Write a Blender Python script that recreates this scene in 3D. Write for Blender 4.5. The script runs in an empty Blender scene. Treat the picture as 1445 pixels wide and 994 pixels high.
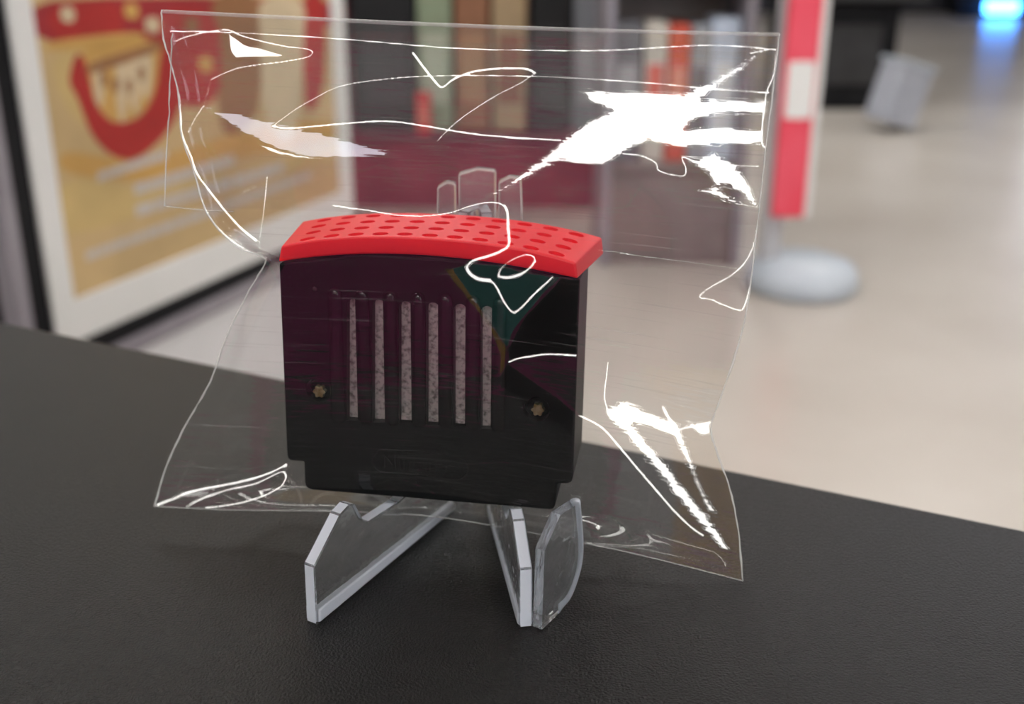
import bpy, bmesh, math, random
import numpy as np
from mathutils import Vector, Matrix
random.seed(7); rng = np.random.default_rng(7)
SC = bpy.context.scene
COL = SC.collection

# ------------------------------------------------------------------ camera
FPX = 1550.0; PITCH = math.radians(20); ZC = 0.95; CAMZ = ZC + 0.165
cp, sp = math.cos(PITCH), math.sin(PITCH)
cam = bpy.data.cameras.new('camera'); camo = bpy.data.objects.new('camera', cam); COL.objects.link(camo)
cam.sensor_width = 36; cam.lens = FPX / 1445 * 36
cam.shift_y = -55 / 1445
cam.clip_start = 0.01; cam.clip_end = 60
camo.location = (0, 0, CAMZ); camo.rotation_euler = (math.pi/2 - PITCH, 0, 0)
cam.dof.use_dof = True; cam.dof.focus_distance = 0.262; cam.dof.aperture_fstop = cam.lens / 3.6
SC.camera = camo
SC.view_settings.view_transform = 'Standard'; SC.view_settings.look = 'None'
SC.view_settings.exposure = 0.35; SC.view_settings.gamma = 1.0; SC.view_settings.use_curve_mapping = False
SC.cycles.transparent_max_bounces = 24; SC.cycles.max_bounces = 14; SC.cycles.transmission_bounces = 12
SC.cycles.sample_clamp_indirect = 6.0
# ------------------------------------------------------------------ world and light levels
W = bpy.data.worlds.new('world'); SC.world = W; W.use_nodes = True
W.node_tree.nodes['Background'].inputs[0].default_value = (0.9, 0.95, 1, 1)
W.node_tree.nodes['Background'].inputs[1].default_value = 0.25
LAMP = 12.0          # radiance of the ceiling panels
WINDOW = 5.0         # radiance of the far window and of the one added behind the viewer

def ray(px, py):
    x = (px-722.5)/FPX; y = (py-442)/FPX
    return np.array([x, cp - sp*y, -sp - cp*y])
CAM = np.array([0, 0, CAMZ])
def at_z(px, py, z):
    r = ray(px, py); t = (z-CAMZ)/r[2]; return CAM + t*r
def at_plane(px, py, o, n):
    r = ray(px, py); t = np.dot(np.asarray(o)-CAM, n)/np.dot(r, n); return CAM + t*r

# ------------------------------------------------------------------ materials
def mat(name, color=(.8,.8,.8), rough=.5, metal=0., spec=.5, trans=0., ior=1.45, emit=None, estr=0.):
    m = bpy.data.materials.new(name); m.use_nodes = True
    b = m.node_tree.nodes['Principled BSDF']
    b.inputs['Base Color'].default_value = (*color, 1); b.inputs['Roughness'].default_value = rough
    b.inputs['Metallic'].default_value = metal; b.inputs['Specular IOR Level'].default_value = spec
    b.inputs['Transmission Weight'].default_value = trans; b.inputs['IOR'].default_value = ior
    if emit: b.inputs['Emission Color'].default_value = (*emit, 1); b.inputs['Emission Strength'].default_value = estr
    return m
def N(m, t, **kw):
    n = m.node_tree.nodes.new(t)
    for k, v in kw.items(): setattr(n, k, v)
    return n
def L(m, a, b): m.node_tree.links.new(a, b)
def noise_color(m, c1, c2, scale=5, detail=4, vec=None, lo=.35, hi=.65, rough=.5):
    b = m.node_tree.nodes['Principled BSDF']
    tc = N(m, 'ShaderNodeTexCoord'); mp = N(m, 'ShaderNodeMapping'); nz = N(m, 'ShaderNodeTexNoise'); cr = N(m, 'ShaderNodeValToRGB')
    L(m, tc.outputs['Object'], mp.inputs['Vector']); L(m, mp.outputs[0], nz.inputs['Vector'])
    if vec: mp.inputs['Scale'].default_value = vec
    nz.inputs['Scale'].default_value = scale; nz.inputs['Detail'].default_value = detail; nz.inputs['Roughness'].default_value = rough
    cr.color_ramp.elements[0].position = lo; cr.color_ramp.elements[1].position = hi
    cr.color_ramp.elements[0].color = (*c1, 1); cr.color_ramp.elements[1].color = (*c2, 1)
    L(m, nz.outputs['Fac'], cr.inputs['Fac']); L(m, cr.outputs[0], b.inputs['Base Color'])
    return nz
def bump(m, scale, strength, dist, detail=3, tex='noise', vec=None):
    b = m.node_tree.nodes['Principled BSDF']
    tc = N(m, 'ShaderNodeTexCoord'); mp = N(m, 'ShaderNodeMapping'); L(m, tc.outputs['Object'], mp.inputs['Vector'])
    if vec: mp.inputs['Scale'].default_value = vec
    nz = N(m, 'ShaderNodeTexNoise') if tex == 'noise' else N(m, 'ShaderNodeTexVoronoi')
    nz.inputs['Scale'].default_value = scale
    if tex == 'noise': nz.inputs['Detail'].default_value = detail
    L(m, mp.outputs[0], nz.inputs['Vector'])
    bp = N(m, 'ShaderNodeBump'); bp.inputs['Strength'].default_value = strength; bp.inputs['Distance'].default_value = dist
    L(m, nz.outputs[0], bp.inputs['Height']); L(m, bp.outputs[0], b.inputs['Normal'])

M = {}
M['floor'] = mat('floor_tile', (.5,.46,.42), .28); noise_color(M['floor'], (.46,.415,.37), (.56,.52,.475), 1.2, 5)
M['ceiling'] = mat('ceiling_paint', (.75,.75,.74), .9); noise_color(M['ceiling'], (.7,.7,.69), (.78,.78,.77), 3)
M['wall'] = mat('wall_paint', (.5,.5,.5), .8); noise_color(M['wall'], (.36,.36,.37), (.42,.42,.43), 2)
M['wall_dark'] = mat('dark_wall_paint', (.04,.04,.05), .8); noise_color(M['wall_dark'], (.035,.035,.045), (.05,.05,.06), 2)
M['counter'] = mat('black_laminate', (.0105,.0105,.0102), .33, spec=.32); bump(M['counter'], 1500, 1., .0006, 3)
M['counter_body'] = mat('counter_side', (.03,.03,.032), .5); noise_color(M['counter_body'], (.025,.025,.027), (.035,.035,.037), 8)
M['rib'] = mat('polished_black_plastic', (.006,.006,.006), .2, spec=.4)
M['black'] = mat('black_plastic', (.0055,.0064,.0066), .45, spec=.1); bump(M['black'], 2500, .12, .0001); noise_color(M['black'], (.0055,.0064,.0066), (.05,.05,.05), 1400, 6, lo=.66, hi=.86)
M['red'] = mat('red_plastic', (.84,.018,.024), .42, spec=.4); bump(M['red'], 3000, .06, .0001)
M['red_hole'] = mat('red_plastic_hole', (.62,.008,.014), .5)
M['shield'] = mat('shield_metal', (.5,.46,.45), .45, metal=.55); noise_color(M['shield'], (.16,.15,.14), (.56,.52,.5), 900, 8, lo=.32, hi=.55)
M['brass'] = mat('brass_screw', (.42,.36,.16), .35, metal=.8); noise_color(M['brass'], (.30,.24,.09), (.5,.46,.26), 700)
M['acrylic'] = mat('clear_acrylic', (.95,.98,1), .03, trans=.955, ior=1.46)
bump(M['acrylic'], 130, .35, .0015, 2)
M['acrylic_milky'] = mat('cloudy_acrylic', (.93,.94,.97), .08, trans=.86, ior=1.46)
M['acrylic_edge'] = mat('frosted_acrylic_edge', (.80,.86,.94), .35, trans=.4, ior=1.46); bump(M['acrylic_edge'], 900, .3, .0003)
M['white'] = mat('white_panel', (.78,.78,.8), .45); noise_color(M['white'], (.74,.74,.76), (.81,.81,.83), 4)
M['frame_white'] = mat('white_frame', (.76,.765,.75), .5); noise_color(M['frame_white'], (.74,.745,.73), (.79,.79,.78), 6)
M['frame_grey'] = mat('grey_metal_rail', (.32,.30,.34), .4, metal=.3); noise_color(M['frame_grey'], (.28,.26,.3), (.36,.34,.38), 6)
M['frame_black'] = mat('black_frame', (.012,.012,.014), .6, spec=.2); noise_color(M['frame_black'], (.008,.008,.01), (.014,.014,.016), 6)
M['maroon'] = mat('maroon_panel', (.32,.05,.15), .5); noise_color(M['maroon'], (.50,.06,.24), (.58,.08,.30), 4)
M['maroon_dark'] = mat('maroon_shelf', (.2,.035,.06), .5); noise_color(M['maroon_dark'], (.16,.028,.05), (.25,.045,.075), 4)
M['teal'] = mat('teal_swatch', (.02,.22,.2), .6); noise_color(M['teal'], (.015,.18,.17), (.03,.26,.23), 4)
M['ochre'] = mat('ochre_swatch', (.5,.27,.04), .6); noise_color(M['ochre'], (.45,.24,.03), (.55,.3,.05), 4)
M['sign_base'] = mat('sign_base_plastic', (.66,.71,.77), .4); noise_color(M['sign_base'], (.46,.51,.57), (.52,.57,.63), 5)
M['sign_pole'] = mat('sign_pole', (.44,.44,.46), .4); noise_color(M['sign_pole'], (.4,.4,.42), (.48,.48,.5), 5)
M['sign_red'] = mat('sign_red', (.80,.07,.12), .5); noise_color(M['sign_red'], (.78,.06,.1), (.83,.1,.15), 5)
M['grey_plastic'] = mat('grey_plastic', (.42,.44,.5), .4); noise_color(M['grey_plastic'], (.38,.4,.46), (.46,.48,.54), 6)
def flat(name, c, r=.55):
    m = mat(name, c, r); noise_color(m, tuple(x*.88 for x in c), tuple(min(1, x*1.1) for x in c), 7); return m
M['lamp'] = mat('lamp_diffuser', (1,1,1), .5, emit=(1,.985,.95), estr=LAMP)
M['lamp_frame'] = mat('lamp_frame', (.8,.8,.8), .5)
M['daylight'] = mat('added_window_glow', (.8,.85,1), .3, emit=(.86,.88,1), estr=WINDOW)  # glow of the window added behind the viewer
M['blue_glow'] = mat('blue_light_tube', (.05,.2,1), .4, emit=(.06,.3,1), estr=14)

def film_material(name, haze=.02, scratch=.05, F=2.1):
    """thin clear plastic sheet: two glossy skins over a transparent core, fine rub marks along it"""
    m = bpy.data.materials.new(name); m.use_nodes = True; nt = m.node_tree; nt.nodes.remove(nt.nodes['Principled BSDF'])
    out = nt.nodes['Material Output']
    tr = N(m, 'ShaderNodeBsdfTransparent'); tr.inputs[0].default_value = (.975,.98,.975,1)
    gl = N(m, 'ShaderNodeBsdfGlossy'); gl.inputs['Roughness'].default_value = .05
    fr = N(m, 'ShaderNodeFresnel'); fr.inputs['IOR'].default_value = 1.5
    mu = N(m, 'ShaderNodeMath', operation='MULTIPLY', use_clamp=True); mu.inputs[1].default_value = F
    L(m, fr.outputs[0], mu.inputs[0])
    df = N(m, 'ShaderNodeBsdfDiffuse'); df.inputs[0].default_value = (.85,.86,.84,1)
    tl = N(m, 'ShaderNodeBsdfTranslucent'); tl.inputs[0].default_value = (.85,.86,.84,1)
    hz = N(m, 'ShaderNodeMixShader'); L(m, df.outputs[0], hz.inputs[1]); L(m, tl.outputs[0], hz.inputs[2])
    uv = N(m, 'ShaderNodeUVMap'); mp = N(m, 'ShaderNodeMapping'); mp.inputs['Scale'].default_value = (2.2, 190, 1)
    mp.inputs['Rotation'].default_value = (0, 0, math.radians(1.5))
    nz = N(m, 'ShaderNodeTexNoise'); nz.inputs['Scale'].default_value = 1; nz.inputs['Detail'].default_value = 5; nz.inputs['Roughness'].default_value = .7
    L(m, uv.outputs[0], mp.inputs[0]); L(m, mp.outputs[0], nz.inputs['Vector'])
    mr = N(m, 'ShaderNodeMapRange'); mr.inputs['From Min'].default_value = .58; mr.inputs['From Max'].default_value = .8
    mr.inputs['To Min'].default_value = haze; mr.inputs['To Max'].default_value = haze + scratch
    L(m, nz.outputs['Fac'], mr.inputs['Value'])
    m1 = N(m, 'ShaderNodeMixShader'); L(m, mr.outputs[0], m1.inputs[0]); L(m, tr.outputs[0], m1.inputs[1]); L(m, hz.outputs[0], m1.inputs[2])
    m2 = N(m, 'ShaderNodeMixShader'); L(m, mu.outputs[0], m2.inputs[0]); L(m, m1.outputs[0], m2.inputs[1]); L(m, gl.outputs[0], m2.inputs[2])
    L(m, m2.outputs[0], out.inputs['Surface'])
    return m
M['film'] = film_material('clear_film', .005, .26)
M['film_back'] = film_material('clear_back_film', .012, .07, .8)
def seam_material(name, fac):
    m = bpy.data.materials.new(name); m.use_nodes = True; nt = m.node_tree
    b = nt.nodes['Principled BSDF']; b.inputs['Base Color'].default_value = (.8,.82,.79,1); b.inputs['Roughness'].default_value = .25
    tr = N(m, 'ShaderNodeBsdfTransparent'); mx = N(m, 'ShaderNodeMixShader'); mx.inputs[0].default_value = fac
    L(m, tr.outputs[0], mx.inputs[1]); L(m, b.outputs[0], mx.inputs[2]); L(m, mx.outputs[0], nt.nodes['Material Output'].inputs['Surface'])
    return m
M['seam'] = seam_material('whitened_seam', .5)
M['seam_soft'] = seam_material('soft_fold', .3)

# ------------------------------------------------------------------ builders
def link(o, parent=None):
    COL.objects.link(o)
    if parent is not None: o.parent = parent
    return o
def tag(o, label=None, cat=None, group=None, kind=None):
    if label: o['label'] = label
    if cat: o['category'] = cat
    if group: o['group'] = group
    if kind: o['kind'] = kind
    return o
def empty(name, loc, label, cat, group=None, rz=0):
    o = bpy.data.objects.new(name, None); COL.objects.link(o); o.location = loc; o.rotation_euler = (0, 0, rz); o.empty_display_size = .05
    return tag(o, label, cat, group)
def obj(name, bm, m, parent=None, smooth=False, world=True):
    """one mesh object; world=True: the bmesh is in world coordinates and is shifted into the parent's frame"""
    me = bpy.data.meshes.new(name)
    bmesh.ops.recalc_face_normals(bm, faces=bm.faces[:])
    bm.to_mesh(me); bm.free()
    for mm in (m if isinstance(m, (list, tuple)) else [m]): me.materials.append(mm)
    if smooth:
        for p in me.polygons: p.use_smooth = True
    o = bpy.data.objects.new(name, me); link(o, parent)
    if parent is not None and world:
        bpy.context.view_layer.update()
        mw = Matrix.LocRotScale(parent.location, parent.rotation_euler, None) if parent.parent is None else None
        me.transform((mw if mw else parent.matrix_world).inverted())
    return o
def box(bm, x0, x1, y0, y1, z0, z1, bev=0, T=None, mi=0):
    b2 = bmesh.new(); bmesh.ops.create_cube(b2, size=1)
    for v in b2.verts: v.co = Vector(((x0+x1)/2 + v.co.x*(x1-x0), (y0+y1)/2 + v.co.y*(y1-y0), (z0+z1)/2 + v.co.z*(z1-z0)))
    if bev: bmesh.ops.bevel(b2, geom=b2.edges[:], offset=bev, segments=2, affect='EDGES', profile=.5)
    if T is not None: b2.transform(T)
    for f in b2.faces: f.material_index = mi
    merge(bm, b2)
def merge(bm, b2):
    me = bpy.data.meshes.new('t'); b2.to_mesh(me); b2.free(); bm.from_mesh(me); bpy.data.meshes.remove(me)
def prism(bm, pts, off, mi=0, side_mi=None, bev=0):
    """closed outline of 3-D points, extruded by vector off"""
    b2 = bmesh.new(); vs = [b2.verts.new(p) for p in pts]; f = b2.faces.new(vs)
    r = bmesh.ops.extrude_face_region(b2, geom=[f]); nv = [g for g in r['geom'] if isinstance(g, bmesh.types.BMVert)]
    bmesh.ops.translate(b2, verts=nv, vec=Vector(off))
    caps = [x for x in b2.faces if len(x.verts) == len(pts)]
    if len(pts) != 4:
        for x in b2.faces: x.material_index = mi if x in caps else (mi if side_mi is None else side_mi)
    else:
        o = Vector(off).normalized()
        for x in b2.faces: x.normal_update(); x.material_index = mi if abs(x.normal.dot(o)) > .9 else (mi if side_mi is None else side_mi)
    bmesh.ops.recalc_face_normals(b2, faces=b2.faces[:])
    if bev: bmesh.ops.bevel(b2, geom=b2.edges[:], offset=bev, segments=2, affect='EDGES', profile=.5)
    merge(bm, b2)
def tube(bm, pts, r, seg=8, taper=True, flat_n=None, flat_k=1.):
    pts = [np.asarray(p, float) for p in pts]; n = len(pts); rings = []
    for i, p in enumerate(pts):
        t = pts[min(i+1, n-1)] - pts[max(i-1, 0)]; t /= (np.linalg.norm(t)+1e-12)
        a = np.array([0, 1., 0]) if abs(t[1]) < .9 else np.array([1., 0, 0])
        u = np.cross(t, a); u /= np.linalg.norm(u); w = np.cross(t, u)
        rr = r[i] if hasattr(r, '__len__') else r
        rings.append([bm.verts.new(p + rr*(math.cos(k*2*math.pi/seg)*u + math.sin(k*2*math.pi/seg)*w)) for k in range(seg)])
    for a, b in zip(rings, rings[1:]):
        for k in range(seg): bm.faces.new((a[k], a[(k+1) % seg], b[(k+1) % seg], b[k]))
    bm.faces.new(rings[0][::-1]); bm.faces.new(rings[-1])
def lathe(bm, prof, c, seg=48):
    rings = [[bm.verts.new((c[0]+r*math.cos(k*2*math.pi/seg), c[1]+r*math.sin(k*2*math.pi/seg), c[2]+z)) for k in range(seg)] for r, z in prof]
    for a, b in zip(rings, rings[1:]):
        for k in range(seg): bm.faces.new((a[k], a[(k+1) % seg], b[(k+1) % seg], b[k]))
    bm.faces.new(rings[0][::-1]); bm.faces.new(rings[-1])
def cut(o, bm_cutter, m):
    """carve real holes into o; the walls of the holes get material m"""
    me = bpy.data.meshes.new('cutter'); bmesh.ops.recalc_face_normals(bm_cutter, faces=bm_cutter.faces[:]); bm_cutter.to_mesh(me); bm_cutter.free()
    me.materials.append(m)
    me.transform(Matrix.Translation(-o.parent.location))
    c = bpy.data.objects.new('cutter', me); COL.objects.link(c); c.parent = o.parent
    md = o.modifiers.new('cut', 'BOOLEAN'); md.operation = 'DIFFERENCE'; md.object = c; md.solver = 'EXACT'; md.material_mode = 'TRANSFER'
    bpy.context.view_layer.update()
    ev = o.evaluated_get(bpy.context.evaluated_depsgraph_get())
    new = bpy.data.meshes.new_from_object(ev); o.modifiers.clear(); old = o.data; o.data = new
    bpy.data.objects.remove(c); bpy.data.meshes.remove(me)
def catmull(p, k=8, closed=False):
    p = [np.asarray(q, float) for q in p]; n = len(p); out = []
    for i in range(n if closed else n-1):
        a = p[(i-1) % n] if closed or i > 0 else p[0]; b = p[i]; c = p[(i+1) % n]; d = p[(i+2) % n] if closed or i+2 < n else p[-1]
        for j in range(k):
            t = j/k; out.append(.5*((2*b) + (-a+c)*t + (2*a-5*b+4*c-d)*t*t + (-a+3*b-3*c+d)*t**3))
    if not closed: out.append(p[-1])
    return out

# ------------------------------------------------------------------ setting: the shop
X0, X1, Y0, Y1, ZT = -4.5, 8.5, -6.0, 13.6, 2.9
def struct(name, *boxes, m, label):
    bm = bmesh.new()
    for b in boxes: box(bm, *b)
    return tag(obj(name, bm, m), label, kind='structure')
struct('floor', (X0, X1, Y0, Y1, -.1, 0), m=M['floor'], label='pale beige polished shop floor')
struct('ceiling', (X0, X1, Y0, Y1, ZT, ZT+.1), m=M['ceiling'], label='white shop ceiling')
struct('wall_left', (X0-.1, X0, Y0, Y1, 0, ZT), m=M['wall'], label='grey left shop wall')
struct('wall_right', (X1, X1+.1, Y0, Y1, 0, ZT), m=M['wall'], label='grey right shop wall')
struct('wall_front', (X0, X1, Y0-.1, Y0, 0, ZT), m=M['wall'], label='grey wall behind the viewer')
struct('wall_back', (X0, X1, Y1, Y1+.1, 0, ZT), m=M['wall_dark'], label='dark wall at the far end of the shop')
wb = bmesh.new(); box(wb, 6.5, 8.1, Y1-.012, Y1-.004, .95, 2.65)
M['daylight_dim'] = mat('window_evening', (.8,.82,1), .3, emit=(.84,.84,1), estr=WINDOW*.62)
wf = tag(obj('window_1', wb, M['daylight_dim']), 'bright daylight window in the far wall', kind='structure')
fb = bmesh.new()
for b in ((6.42,6.5,.87,2.73), (8.1,8.18,.87,2.73), (6.5,8.1,.87,.95), (6.5,8.1,2.65,2.73), (7.27,7.33,.95,2.65)):
    box(fb, b[0], b[1], Y1-.05, Y1-.002, b[2], b[3])
obj('window_frame', fb, M['frame_white'], wf, world=False)
wb = bmesh.new(); box(wb, 2.4, 4.0, Y0+.004, Y0+.012, 1.0, 2.6)  # unseen glowing window, added to give the film its dimmer highlights
w2 = tag(obj('added_window', wb, M['daylight']), 'glowing window added behind the viewer for the film to mirror', kind='structure')
fb = bmesh.new()
for b in ((2.32,2.4,.92,2.68), (4.0,4.08,.92,2.68), (2.4,4.0,.92,1.0), (2.4,4.0,2.6,2.68)):
    box(fb, b[0], b[1], Y0+.002, Y0+.05, b[2], b[3])
obj('window_frame', fb, M['frame_white'], w2, world=False)

# ceiling panels (several lie behind the viewer and are what the plastic bag mirrors)
lamp0 = None; LAMPS = []
for x in (-2.6, -.5, 2.0, 5.0):
    for y in (-4.4, -2.0, 2.0, 5.6): LAMPS.append((x, y))
LAMPS.append((2.0, 10.5))
for i, (x, y) in enumerate(LAMPS):
    if i == 0:
        lamp0 = empty('ceiling_light', (x, y, ZT), 'white rectangular light panel in the shop ceiling', 'ceiling light', 'ceiling light panels')
        bm = bmesh.new()
        for b in ((-.64,-.6,-.34,.34), (.6,.64,-.34,.34), (-.6,.6,-.34,-.3), (-.6,.6,.3,.34)): box(bm, *b, -.03, 0)
        fr_ = obj('frame', bm, M['lamp_frame'], lamp0, world=False)
        bm = bmesh.new(); box(bm, -.6, .6, -.3, .3, -.022, -.006); dfz = obj('diffuser', bm, M['lamp'], lamp0, world=False)
    else:
        r = lamp0.copy(); COL.objects.link(r); r.location = (x, y, ZT)
        for ch in (fr_, dfz):
            c = ch.copy(); COL.objects.link(c); c.parent = r

# ------------------------------------------------------------------ counter
A = at_z(0, 452, ZC)[:2]; B = at_z(1445, 745, ZC)[:2]
e = (B-A)/np.linalg.norm(B-A); fn = np.array([e[1], -e[0]])          # fn: towards the viewer
if fn[1] > 0: fn = -fn
def cpt(s, d, z): q = A + e*s + fn*d; return (q[0], q[1], z)
cnt = empty('shop_counter', cpt(.3, .16, 0), 'black textured shop counter under the bagged pak and its stand', 'counter')
bm = bmesh.new(); prism(bm, [cpt(-1.6,0,ZC-.035), cpt(1.9,0,ZC-.035), cpt(1.9,.30,ZC-.035), cpt(-1.6,.30,ZC-.035)], (0,0,.035), bev=.0025)
obj('countertop', bm, M['counter'], cnt)
bm = bmesh.new(); prism(bm, [cpt(-1.55,.03,0), cpt(1.85,.03,0), cpt(1.85,.28,0), cpt(-1.55,.28,0)], (0,0,ZC-.035))
obj('body', bm, M['counter_body'], cnt)

# ------------------------------------------------------------------ the pak's frame of reference
YAW, TILT, ROLL = .15809277, .07378448, .00483306
_u = np.array([math.cos(YAW), -math.sin(YAW), 0]); _w = np.array([math.sin(YAW), math.cos(YAW), 0])
_v = np.array([0,0,1.])*math.cos(TILT) + _w*math.sin(TILT); PN = np.cross(_u, _v)
PU = math.cos(ROLL)*_u - math.sin(ROLL)*_v; PV = math.sin(ROLL)*_u + math.cos(ROLL)*_v
PO = np.array([-.0216417, .25, ZC+.03078449])
def pw(u, v, h=0): return PO + PU*u + PV*v + PN*h
def puv(px, py, h=0):
    q = at_plane(px, py, PO + PN*h, PN) - PO; return np.dot(q, PU), np.dot(q, PV)
def pp(px, py, h=0): return at_plane(px, py, PO + PN*h, PN)
DEPTH = .023
# black body
pak = empty('memory_pak', tuple(pw(0, -.008, -DEPTH/2)), 'black game console memory pak with a red vented top, sealed in the clear bag', 'memory pak')
outline = [(393.5,372),(443,367),(510,359),(566,363),(619,366),(696,373),(750,384),(818.5,394),
           (808.5,675),(806.5,681),(801,683.5),(786.5,683.5),(783.5,714),(781,719),(776,720),(440,692),(432,689),(429.5,682),(428.5,652),(410,650.5),(406,648),(404.5,642)]
o2 = [puv(*p) for p in outline]
bm = bmesh.new(); prism(bm, [pw(u, v) for u, v in o2], tuple(-PN*DEPTH), bev=.0005)
body = obj('shell', bm, M['black'], pak)
slots = [(489.5,507,422,594),(525.5,543.5,423,596.5),(563,582,425.5,597.5),(601.5,620,427,600),(640,658,429,602.5),(678.5,696,432,606)]
cb = bmesh.new()
def slot_outline(x0, x1, y0, y1, h=0):
    r = (x1-x0)*.5; pts = []
    for k in range(7):
        a = math.pi*(1 - k/6*.5) ; pts.append((x0 + r + r*math.cos(a), y0 + r - r*math.sin(a)))
    for k in range(1, 7):
        a = math.pi*(.5 - k/6*.5); pts.append((x0 + r + r*math.cos(a), y0 + r - r*math.sin(a)))
    pts += [(x1, y1), (x0, y1)]
    return [pw(*puv(*p), h) for p in pts]
for s in slots: prism(cb, slot_outline(*s, h=.002), tuple(-PN*.0052))
for (sx, sy) in ((449.5,551),(757,578)):
    cu, cv = puv(sx, sy); n = 28
    prism(cb, [pw(cu+.0033*math.cos(k*2*math.pi/n), cv+.0033*math.sin(k*2*math.pi/n), .002) for k in range(n)], tuple(-PN*.0055))
cut(body, cb, M['black'])
# metal shield seen through the slots
bm = bmesh.new(); x0, v1 = puv(484, 420); x1, v0 = puv(702, 604)
prism(bm, [pw(x0, v0-.001, -.0029), pw(x1, v0-.001, -.0029), pw(x1, v1+.001, -.0029), pw(x0, v1+.001, -.0029)], tuple(PN*.0004))
obj('shield_plate', bm, M['shield'], pak)
for s in slots[2:5]:
    bm = bmesh.new(); a = puv(s[0], s[3]-8); b = puv(s[1], s[3])
    prism(bm, [pw(a[0]+.0003, b[1]+.0003, -.0024), pw(b[0]-.0003, b[1]+.0003, -.0024), pw(b[0]-.0003, a[1], -.0024), pw(a[0]+.0003, a[1], -.0024)], tuple(PN*.0012))
    obj('shield_tab', bm, M['shield'], pak)
# rounded ribs between the slots
for i, x in enumerate((472, 511, 550.5, 589.5, 628.5, 667.5, 705)):
    yt = 405 + i*2.2; yb = 598 + i*2.2
    u0, vt = puv(x, yt); u1, vb = puv(x + (2 if i < 3 else 0), yb); R = .0019
    bm = bmesh.new(); pts = []; rad = []
    for k in range(6): a = k/5*math.pi/2; pts.append((vt - R + R*math.sin(math.pi/2 - a))); rad.append(max(.0002, R*math.sin(a)))
    pts.append(vb + R); rad.append(R)
    for k in range(1, 6): a = k/5*math.pi/2; pts.append(vb + R - R*math.sin(a)); rad.append(max(.0002, R*math.cos(a)))
    rings = []
    for q, r_ in zip(pts, rad):
        rings.append([bm.verts.new(pw(u0 + r_*math.cos(j*math.pi/10), q, -.0002 + .75*r_*math.sin(j*math.pi/10))) for j in range(11)])
    for a, b in zip(rings, rings[1:]):
        for j in range(10): bm.faces.new((a[j], a[j+1], b[j+1], b[j]))
        bm.faces.new((a[0], b[0], b[10], a[10]))
    bm.faces.new([v for v in rings[0]]); bm.faces.new([v for v in rings[-1]][::-1])
    obj('rib', bm, M['rib'], pak, smooth=True)
# star headed screws at the bottom of the two round holes
for (sx, sy) in ((452,551.5),(759.5,577)):
    cu, cv = puv(sx, sy, -.0030); bm = bmesh.new(); n = 48
    pts = []
    for k in range(n):
        a = k*2*math.pi/n; r_ = .00148 + .00022*math.cos(6*a); pts.append(pw(cu + r_*math.cos(a), cv + r_*math.sin(a), -.0036))
    prism(bm, pts, tuple(PN*.0017), bev=.00012)
    sc = obj('screw', bm, M['brass'], pak); sc['label'] = 'brass star headed screw'
    bm = bmesh.new(); pr = [pw(cu + .0029*math.cos(k*2*math.pi/32), cv + .0029*math.sin(k*2*math.pi/32), -.0033) for k in range(33)]
    tube(bm, pr, .00022, 6); obj('washer', bm, M['black'], pak, smooth=True)
# small moulding dimple
bm = bmesh.new(); cu, cv = puv(444, 408); bmesh.ops.create_uvsphere(bm, u_segments=16, v_segments=8, radius=.0008)
bm.transform(Matrix.Translation(Vector(pw(cu, cv, -.0003)))); obj('moulding_pip', bm, M['rib'], pak, smooth=True)
# moulded maker's mark: word in a racetrack outline, low relief in the same plastic
R3 = Matrix((PU, PV, PN)).transposed().to_4x4()
fc = bpy.data.curves.new('word', 'FONT'); fc.body = 'Nintendo'; fc.size = .0052; fc.extrude = .00012; fc.align_x = 'CENTER'; fc.align_y = 'CENTER'
to = bpy.data.objects.new('word', fc); COL.objects.link(to); bpy.context.view_layer.update()
me = bpy.data.meshes.new_from_object(to.evaluated_get(bpy.context.evaluated_depsgraph_get())); bpy.data.objects.remove(to)
cu, cv = puv(592, 656)
bm = bmesh.new(); bm.from_mesh(me); bm.transform(Matrix.Translation(Vector(pw(cu, cv, 0))) @ R3)
pts = []
for k in range(64):
    a = k*2*math.pi/64; cx = (.0092 if math.cos(a) > 0 else -.0092); pts.append(pw(cu + cx + .0032*math.cos(a), cv + .0032*math.sin(a), .00002))
tube(bm, pts + [pts[0]], .00016, 6)
obj('moulded_mark', bm, M['black'], pak)

# red vented cap: arched slab, a little wider towards its back
ft = [(397,347.5),(430,341),(463,337),(500,334.5),(563,333),(619,337.5),(670,342),(719,348),(765,358),(812,371.5)]
fbm = [(393,369.5),(420,367),(443,364),(510,357),(566,360.5),(619,363.5),(696,370),(750,381),(786,388),(815,393.5)]
ft = [puv(*p, .0006) for p in ft]; fbm = [puv(*p, .0006) for p in fbm]
def interp(pl, n):
    us = np.array([p[0] for p in pl]); vs = np.array([p[1] for p in pl]); t = np.linspace(us[0], us[-1], n)
    co = np.polyfit(us, vs, 4); return [(a, float(np.polyval(co, a))) for a in t]
NB = 40; top = interp(ft, NB); bot = interp(fbm, NB)
DB = -.0265; FL = .0042
def flare(u, s): return u + FL*s*(u/.0375)
bm = bmesh.new(); G = []
RISE = .0008
for j, (s, h) in enumerate(((0,.0006),(.25,-.006),(.5,-.0128),(.75,-.0196),(1,DB))):
    G.append(([bm.verts.new(pw(flare(u, s), v + RISE*s, h)) for u, v in top], [bm.verts.new(pw(flare(u, s), v + RISE*s*.3, h)) for u, v in bot]))
for (t0, b0), (t1, b1) in zip(G, G[1:]):
    for i in range(NB-1):
        bm.faces.new((t0[i], t0[i+1], t1[i+1], t1[i])); bm.faces.new((b0[i+1], b0[i], b1[i], b1[i+1]))
    bm.faces.new((t0[0], t1[0], b1[0], b0[0])); bm.faces.new((t0[-1], b0[-1], b1[-1], t1[-1]))
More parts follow.
